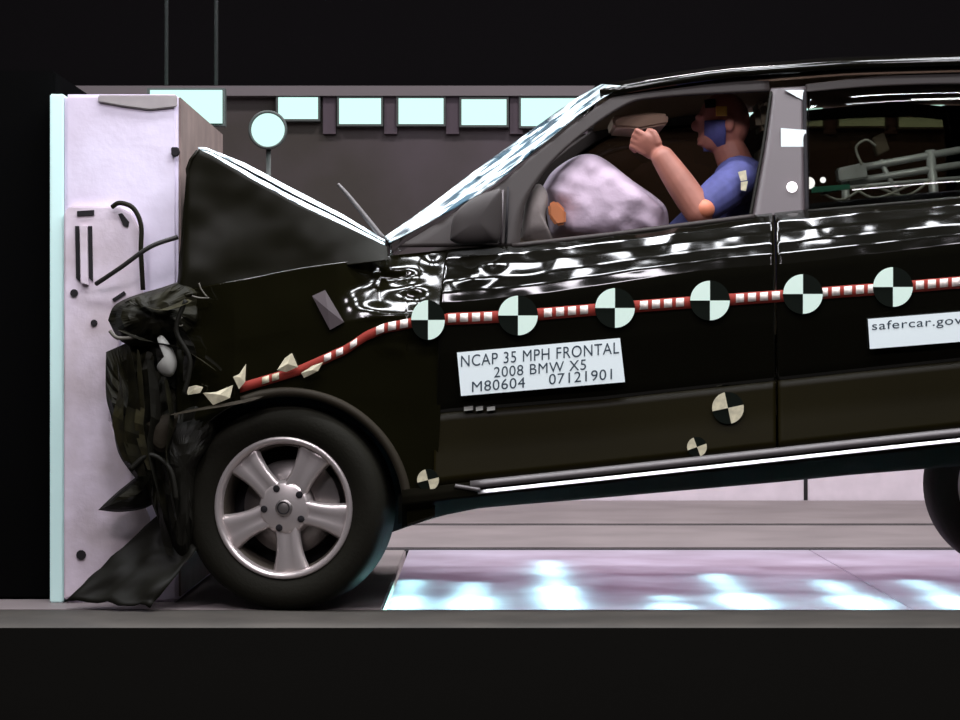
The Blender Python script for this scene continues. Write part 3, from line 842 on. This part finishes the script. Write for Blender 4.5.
tube('torn_edge', [P(110, 331, .0), P(118, 338, -.01), P(136, 337, .0)], 0.007, M['chip'], car)
pillow('headlamp_shell', [(157, 338), (163, 336), (173, 350), (177, 364), (172, 376), (161, 374), (157, 366), (164, 358), (162, 348)], 0.01, 0.03, M['lens'], car, wrinkle=0.006)
for pts in ([(199, 283), (201, 289), (207, 297)], [(192, 296), (200, 298), (209, 298)], [(173, 318), (178, 321), (182, 317)], [(176, 323), (180, 326)]):
    pp = [P(x, y, .0) for x, y in pts]
    tube('broken_clip', pp if len(pp) > 2 else pp + [pp[-1] + Vector((.01, 0, .004))], 0.003, M['chip'], car, sub=3)
def wplate(name, poly, m, off=0.03, t=0.006):
    cx = sum(p[0] for p in poly) / len(poly); cy = sum(p[1] for p in poly) / len(poly)
    Y = min(wingY(x, y) for x, y in poly + [(cx, cy)]) - off
    bm = bmesh.new()
    a = [bm.verts.new(P(x, y, Y + .012 * nz(x * .3, y * .3))) for x, y in poly]; ctr = bm.verts.new(P(cx, cy, Y - .006))
    b = [bm.verts.new(v.co + Vector((0, t, 0))) for v in a]; ctb = bm.verts.new(ctr.co + Vector((0, t, 0)))
    n = len(a)
    for i in range(n):
        j = (i + 1) % n
        bm.faces.new((a[i], a[j], ctr)); bm.faces.new((b[j], b[i], ctb)); bm.faces.new((a[i], b[i], b[j], a[j]))
    return bmobj(name, bm, m, car, False)
for poly in ([(185, 388), (196, 385), (203, 387), (200, 393), (188, 395)], [(203, 393), (216, 392), (233, 385), (230, 398), (213, 405)],
             [(233, 377), (239, 374), (246, 364), (245, 382), (239, 389)], [(277, 370), (285, 358), (292, 353), (298, 367), (286, 372)],
             [(301, 373), (312, 366), (323, 362), (318, 371), (304, 378)]):
    wplate('marker_fragment', poly, M['cream'])
wplate('wing_sticker', [(312, 296), (325, 290), (344, 322), (330, 330)], M['pillar'], 0.012).__setitem__('label', 'tilted grey sticker')

# ------------------------------------------------------------------ marker tape and round markers
tapeline = [(200, 403), (240, 388), (300, 370), (345, 350), (366, 336), (385, 328), (427, 320), (518, 316), (615, 308), (710, 301), (803, 294.5), (893, 288), (1000, 279)]
def sideY(x, y): return wingY(x, y) if x < 440 else bodyY(x, y)
def tapef(x0, x1, h0, h1, off):
    def f(u, v):
        x = x0 + (x1 - x0) * u; y = interp(tapeline, x)
        return P(x, y + h0 + (h1 - h0) * v, sideY(x, y) - off)
    return f
tp = sheet('marker_tape', tapef(446, 1000, -6, 6, 0.004), 60, 2, M['redtape'], car, 0.003)
tw = sheet('marker_tape', tapef(240, 446, -5, 5, 0.010), 60, 2, M['redtape'], car, 0.003)
ctr = [427, 518, 615, 710, 803, 893, 984]
x = 376
while x < 1000:
    if all(abs(x + 4 - cx) > 19 for cx in ctr):
        par = tp if x > 446 else tw
        sheet('tape_square', tapef(x, x + 8, -5, 3.5, 0.007 if x > 446 else .016), 2, 1, M['tapewhite'], par, 0.002)
    x += 12
for x in (262, 272, 324, 336, 350):
    sheet('tape_square', tapef(x, x + 7, -4, 3, .016), 2, 1, M['tapewhite'] if x > 280 else M['cream'], tw, 0.002)

def roundel(cx, cy, r, Y, tilt=0.0, mw='white', name='round_marker', ry=None, wedge=((0, 90), (180, 270)), stretch=1.0):
    """black disc with two opposite white quadrants, standing proud of the paint"""
    n = 40; ry = ry or r
    vs = [P(cx, cy, Y)] + [P(cx + r * math.cos(2 * PI * i / n), cy - ry * math.sin(2 * PI * i / n), Y) for i in range(n)]
    k = len(vs)
    vs = vs + [v + Vector((0, .004, 0)) for v in vs]
    fs = [(0, 1 + i, 1 + (i + 1) % n) for i in range(n)] + [(k, k + 1 + (i + 1) % n, k + 1 + i) for i in range(n)]
    fs += [(1 + i, k + 1 + i, k + 1 + (i + 1) % n, 1 + (i + 1) % n) for i in range(n)]
    d = mesh(name, vs, fs, M['black'], car, False)
    for a0 in (90, 270):
        m_ = 12
        pts = [(cx, cy)] + [(cx + r * .99 * math.cos(math.radians(a0 + 90 * i / m_ + tilt)), cy - ry * .99 * math.sin(math.radians(a0 + 90 * i / m_ + tilt))) for i in range(m_ + 1)]
        v2 = [P(px, py, Y - .002) for px, py in pts]; kk = len(v2)
        v2 = v2 + [v + Vector((0, .0018, 0)) for v in v2]
        f2 = [tuple(range(kk)), tuple(range(kk, 2 * kk))[::-1]] + [(i, kk + i, kk + (i + 1) % kk, (i + 1) % kk) for i in range(kk)]
        mesh('marker_quadrant', v2, f2, M[mw], d, False)
    return d
for cx, cy in ((518, 315.5), (615, 308), (710, 300.5), (803, 294), (893, 287), (984, 280)):
    Y = min(bodyY(cx, y) for y in range(int(cy - 20), int(cy + 20), 3)) - .008
    roundel(cx, cy, 20, Y)
roundel(428, 320, 17, min([wingY(428 + dx, 318 + dy) for dx in range(-16, 17, 4) for dy in range(-20, 21, 4)] + [bodyY(446, 318 + dy) for dy in range(-20, 21, 4)]) - .012, ry=20)
roundel(728, 408, 16, .012, 12, 'cream', 'small_marker')
roundel(697, 447, 10, .000, 20, 'cream', 'small_marker')
roundel(428, 480, 11, .000, 14, 'cream', 'small_marker')

# ------------------------------------------------------------------ lettered signs
def text(body, x0, x1, yb, cap, Y, slope, parent, m=M['ink']):
    """text whose left end is at x0, right end at x1, on a baseline yb (pixels at x0) rising with 'slope'"""
    cu = bpy.data.curves.new('lettering', 'FONT'); cu.body = body; cu.extrude = 0.0
    cu.space_character = 1.08
    to = bpy.data.objects.new('lettering', cu); C.objects.link(to)
    bpy.context.view_layer.update()
    me = bpy.data.meshes.new_from_object(to.evaluated_get(bpy.context.evaluated_depsgraph_get()))
    bpy.data.objects.remove(to, do_unlink=True)
    xs = [v.co.x for v in me.vertices]; ys = [v.co.y for v in me.vertices]
    wx, hy = max(xs) - min(xs), 0.70
    mx = min(xs)
    for v in me.vertices:
        px = x0 + (v.co.x - mx) / wx * (x1 - x0)
        py = yb + slope * (px - x0) - v.co.y / hy * cap
        v.co = P(px, py, Y)
    me.update()
    bm = bmesh.new(); bm.from_mesh(me)
    seen, isl = set(), []
    for v in bm.verts:                                   # letters, then words wherever the gap is wide
        if v in seen: continue
        st, cur = [v], []
        seen.add(v)
        while st:
            q = st.pop(); cur.append(q)
            for e in q.link_edges:
                z = e.other_vert(q)
                if z not in seen: seen.add(z); st.append(z)
        isl.append((min(q.co.x for q in cur), max(q.co.x for q in cur), cur))
    isl.sort(key=lambda t: t[0])
    words, hi = [], None
    for x_0, x_1, cur in isl:
        if hi is None or x_0 - hi > 3.6 / PXM: words.append([]); hi = x_1
        words[-1] += cur; hi = max(hi, x_1)
    for wv in words:
        ws = set(wv); idx = {v: i for i, v in enumerate(wv)}
        m2 = bpy.data.meshes.new('lettering')
        m2.from_pydata([tuple(v.co) for v in wv], [], [[idx[v] for v in f.verts] for f in bm.faces if f.verts[0] in ws])
        m2.update()
        link('lettering', m2, m, parent, False)
    bm.free()
Ys = -0.012
sg = prism('test_sign', [(457, 352.5), (620, 338), (625, 382), (461, 396)], Ys, Ys + 0.006, M['sign'], car, label='white test sign with three lines of black lettering')
SL = -14.2 / 164
text('NCAP 35 MPH FRONTAL', 461, 619, 367, 11.5, Ys - .001, SL, sg)
text('2008 BMW X5', 494, 586, 377.5, 10.5, Ys - .001, SL, sg)
text('M80604', 472, 525, 392, 10.5, Ys - .001, SL, sg)
text('07121901', 549, 612, 384.5, 10.5, Ys - .001, SL, sg)
sg2 = prism('web_sign', [(868, 319), (968, 311), (969, 341), (870, 349)], Ys, Ys + 0.006, M['sign'], car, label='white sign with one line of black lettering')
text('safercar.gov', 872, 962, 330, 8.5, Ys - .001, -0.07, sg2)
for x0, x1 in ((464, 473), (476, 483), (487, 495)):
    prism('door_decal', [(x0, 407), (x1, 406), (x1, 410), (x0, 411)], 0.015, 0.02, M['lens'], car)

# ------------------------------------------------------------------ interior
prism('dashboard', [(440, 262), (470, 248), (530, 236), (556, 246), (560, 300), (540, 400), (440, 400)], 0.26, WID - .26, M['interior'], car, 0.03)
prism('dashboard_trim', [(548, 204), (556, 200), (566, 210), (566, 224), (556, 226), (549, 216)], 0.27, 0.33, M['wood'], car, 0.008)
prism('cabin_floor', [(450, 410), (1300, 340), (1300, 372), (450, 442)], 0.2, WID - .2, M['interior'], car)
pillow('driver_airbag', [(541, 190), (552, 172), (572, 158), (590, 154), (606, 160), (632, 180), (656, 197), (667, 210), (668, 232), (660, 246), (610, 250), (570, 248), (552, 236), (546, 212)], 0.50, 0.19, M['bag'], car, wrinkle=0.05, nr=18, power=3.4, freq=7.5, label='inflated pale lilac airbag')
pillow('curtain_airbag', [(520, 244), (524, 210), (530, 190), (540, 184), (548, 196), (546, 220), (552, 244)], 0.32, 0.06, M['baggrey'], car, wrinkle=0.02)
bm = bmesh.new()
c0 = P(600, 232, .62); 
for i in range(40):
    pass
def sw(u):
    a = 2 * PI * u
    return c0 + Vector((.07 * math.sin(a) - .0, .185 * math.cos(a), .175 * math.sin(a)))
bm.free()
tube('steering_wheel', [sw(i / 36) for i in range(37)], 0.016, M['plastic'], car, sub=1)
tube('steering_column', [c0, P(540, 275, .62)], 0.03, M['plastic'], car, sub=1)
prism('sun_visor', [(612, 116), (650, 112), (668, 114), (668, 124), (640, 129), (614, 127)], 0.42, 0.78, M['liner'], car, 0.008)
def seat(Y0, Y1):
    s = prism('seat_back', [(740, 345), (812, 340), (820, 250), (800, 170), (784, 138), (768, 136), (766, 160), (772, 230), (768, 290), (752, 330)], Y0, Y1, M['seat'], car, 0.03)
    prism('seat_cushion', [(560, 345), (690, 338), (745, 334), (760, 366), (565, 386)], Y0, Y1, M['seat'], s, 0.03)
    prism('headrest', [(757, 130), (755, 106), (764, 96), (778, 100), (780, 130)], Y0 + .12, Y1 - .12, M['seat'], s, 0.02)
seat(0.36, 0.84); seat(1.10, 1.56)
prism('rear_seat_back', [(1000, 300), (1060, 295), (1070, 140), (1040, 130), (1020, 160)], 0.3, WID - .3, M['seat'], car, 0.03)

# measuring rig behind the driver's seat, seen through the rear window
rg = empty('camera_rig', P(870, 260, .55), 'grey measuring camera rig with cables behind the rear side window', 'camera rig')
prism('camera_body', [(838, 168), (866, 162), (868, 178), (840, 182)], 0.48, 0.58, M['rig'], rg, 0.006)
prism('camera_body', [(872, 138), (884, 132), (890, 150), (878, 156)], 0.50, 0.56, M['interior'], rg, 0.004)
for (a, b, r) in (((838, 172), (960, 150), .014), ((850, 182), (965, 164), .014), ((812, 190), (960, 178), .008), ((880, 160), (900, 200), .01), ((930, 150), (940, 260), .018), ((845, 180), (848, 262), .015)):
    tube('rig_bar', [P(*a, .52), P(*b, .52)], r, M['rig'], rg, sub=1)
prism('circuit_strip', [(812, 187), (850, 184), (850, 189), (812, 193)], 0.42, 0.45, M['green'], rg)
for pts in ([(812, 186), (840, 200), (870, 186), (905, 196), (930, 180)], [(820, 195), (850, 188), (876, 198), (912, 184)], [(862, 165), (856, 148), (866, 140), (876, 146)]):
    tube('rig_cable', [P(x, y, .44) for x, y in pts], 0.005, M['lens'], rg)
def bulb(name, x, y, Y, r, m, parent):
    bm = bmesh.new(); bmesh.ops.create_uvsphere(bm, u_segments=16, v_segments=10, radius=r)
    for v in bm.verts: v.co = P(x, y, Y) + Vector((v.co.x, v.co.y * .6, v.co.z))
    return bmobj(name, bm, m, parent)
bulb('signal_lamp', 809, 183, .42, .022, M['led'], rg); bulb('signal_lamp', 823, 180, .42, .011, M['led'], rg)
bulb('signal_lamp', 792, 187, tY(187) - .014, .020, M['led'], car)
prism('rig_tray', [(820, 262), (960, 250), (960, 258), (820, 270)], 0.36, 0.75, M['interior'], rg)
for x in (840, 940):
    tube('rig_post', [P(x, 262, .55), P(x, 378 - (x - 840) * .09, .55)], .015, M['rig'], rg, sub=1)

# ------------------------------------------------------------------ crash-test dummy
def blob(bm, c, r, rot=None):
    q = bmesh.ops.create_uvsphere(bm, u_segments=20, v_segments=14, radius=1.0)['verts']
    mt = (rot or Matrix.Identity(3))
    for v in q: v.co = Vector(c) + mt @ Vector((v.co.x * r[0], v.co.y * r[1], v.co.z * r[2]))
def limb(bm, a, b, ra, rb, n=16):
    a, b = Vector(a), Vector(b); t = (b - a).normalized()
    u = t.orthogonal().normalized(); w_ = t.cross(u)
    rs = []
    for k in range(9):
        s = k / 8; p = a.lerp(b, s); r = ra + (rb - ra) * s + .10 * min(ra, rb) * math.sin(PI * s)
        rs.append([bm.verts.new(p + u * math.cos(2 * PI * i / n) * r + w_ * math.sin(2 * PI * i / n) * r) for i in range(n)])
    for A, B in zip(rs, rs[1:]):
        for i in range(n): bm.faces.new((A[i], A[(i + 1) % n], B[(i + 1) % n], B[i]))
    bm.faces.new(rs[0][::-1]); bm.faces.new(rs[-1])
    blob(bm, a, (ra,) * 3); blob(bm, b, (rb,) * 3)
def fuse(name, bm, m, parent, voxel=0.0052, smooth_it=3):
    me = bpy.data.meshes.new(name); bmesh.ops.recalc_face_normals(bm, faces=bm.faces); bm.to_mesh(me); bm.free()
    t = bpy.data.objects.new(name, me); C.objects.link(t)
    r = t.modifiers.new('r', 'REMESH'); r.mode = 'VOXEL'; r.voxel_size = voxel
    s = t.modifiers.new('s', 'SMOOTH'); s.iterations = smooth_it; s.factor = 0.5
    bpy.context.view_layer.update()
    me2 = bpy.data.meshes.new_from_object(t.evaluated_get(bpy.context.evaluated_depsgraph_get()))
    bpy.data.objects.remove(t, do_unlink=True)
    me2.materials.clear()
    return link(name, me2, m, parent, True)
YD = 0.60
hip, sh = P(742, 300, YD), P(744, 182, YD)
shN, shF = P(738, 180, YD - .19), P(744, 182, YD + .19)
elb, wri = P(699, 211, .31), P(663, 158, .33)
dm = empty('crash_test_dummy', P(716, 318, YD), 'crash-test dummy in blue shirt with raised tan forearm behind the airbag', 'dummy')
bm = bmesh.new()
hc = P(724, 122, YD)
blob(bm, hc, (.098, .077, .112)); blob(bm, hc + Vector((-.035, 0, -.055)), (.062, .058, .060))      # skull, jaw
blob(bm, hc + Vector((-.102, 0, -.015)), (.022, .014, .022)); blob(bm, hc + Vector((-.092, 0, .018)), (.016, .045, .012))  # nose, brow
blob(bm, hc + Vector((-.088, 0, -.066)), (.014, .026, .008)); blob(bm, hc + Vector((-.088, 0, -.082)), (.014, .024, .008))  # lips
for s in (-1, 1): blob(bm, hc + Vector((.012, s * .078, -.012)), (.020, .012, .032))                # ears
limb(bm, hc + Vector((.01, 0, -.08)), sh + Vector((-.01, 0, .02)), .058, .062)
limb(bm, sh + Vector((-.02, 0, -.07)), hip + Vector((-.03, 0, 0)), .108, .112); limb(bm, shN + Vector((0, .05, 0)), shF - Vector((0, .05, 0)), .075, .075)
for s in (-1, 1):
    kn = P(592, 296, YD + s * .13); an = P(530, 372, YD + s * .12)
    limb(bm, hip + Vector((0, s * .09, -.02)), kn, .085, .062); limb(bm, kn, an, .058, .04)
    limb(bm, an + Vector((.03, 0, -.02)), an + Vector((-.16, 0, -.0)), .038, .03)
limb(bm, shN, elb, .056, .046)
limb(bm, elb, wri, .056, .043)
def hand(bm, w0, d, upv, side):
    """palm and five bent fingers; d = direction of the fingers, upv = back of the hand, side = towards the thumb"""
    d, upv, side = d.normalized(), upv.normalized(), side.normalized()
    R = Matrix((d, side, upv)).transposed()
    blob(bm, w0 + d * .045, (.052, .042, .020), R)
    for k, (off, ln) in enumerate(((-.030, .062), (-.010, .074), (.010, .080), (.030, .072))):
        a = w0 + d * .085 + side * off
        b = a + d * ln * .42 - upv * ln * .10
        c1 = b + d * ln * .18 - upv * ln * .34; e = c1 - d * ln * .18 - upv * ln * .22
        limb(bm, a - d * .03, b, .0105, .0098, 10); limb(bm, b, c1, .0098, .009, 10); limb(bm, c1, e, .009, .008, 10)
    t0 = w0 + d * .02 + side * .032
    t1 = t0 + d * .035 + side * .028 - upv * .012; t2 = t1 + d * .032 + side * .002 - upv * .018
    limb(bm, t0, t1, .014, .0115, 10); limb(bm, t1, t2, .0115, .0095, 10)
hand(bm, wri + (wri - elb).normalized() * .02, Vector((-0.55, .05, .35)), Vector((-.4, -.75, .55)), Vector((.3, -.3, .8)))
eF = P(650, 262, YD + .26); wF = P(600, 262, YD + .18)
limb(bm, shF, eF, .056, .046); limb(bm, eF, wF, .048, .034)
hand(bm, wF, Vector((-1, -.1, .1)), Vector((0, .2, 1)), Vector((0, -1, .2)))
body = fuse('body', bm, M['skin'], dm)
bm = bmesh.new()
limb(bm, sh + Vector((-.02, 0, -.06)), hip + Vector((.0, 0, .05)), .118, .112)
limb(bm, shN + Vector((0, .05, 0)), shF - Vector((0, .05, 0)), .088, .088)
limb(bm, shN, shN.lerp(elb, .82), .072, .062); limb(bm, shF, shF.lerp(eF, .8), .072, .06)
fuse('shirt', bm, M['blue'], dm)
blob_bm = bmesh.new(); blob(blob_bm, P(704, 209, .285), (.040, .036, .038)); bmobj('elbow_joint', blob_bm, M['joint'], dm)
# painted patch and markers on the head
def headpatch(name, x0, x1, y0, y1, m):
    def f(u, v):
        p = P(x0 + (x1 - x0) * u, y0 + (y1 - y0) * v, YD - .08) - hc
        k = 1 - (p.x / .102) ** 2 - (p.z / .116) ** 2
        return hc + Vector((p.x, -.081 * math.sqrt(max(.02, k)) - .004, p.z))
    return sheet(name, f, 8, 8, m, dm, 0.006)
headpatch('blue_paint_patch', 705, 726, 120, 150, M['blue'])
headpatch('head_marker', 716, 727, 106, 116, M['yellow']); headpatch('head_marker', 706, 716, 98, 107, M['black'])
def seatmark(poly, m):
    prism('shoulder_marker', poly, .300, .306, m, dm)
seatmark([(738, 172), (746, 170), (747, 180), (741, 181)], M['cream']); seatmark([(741, 182), (748, 181), (746, 191), (741, 190)], M['cream'])
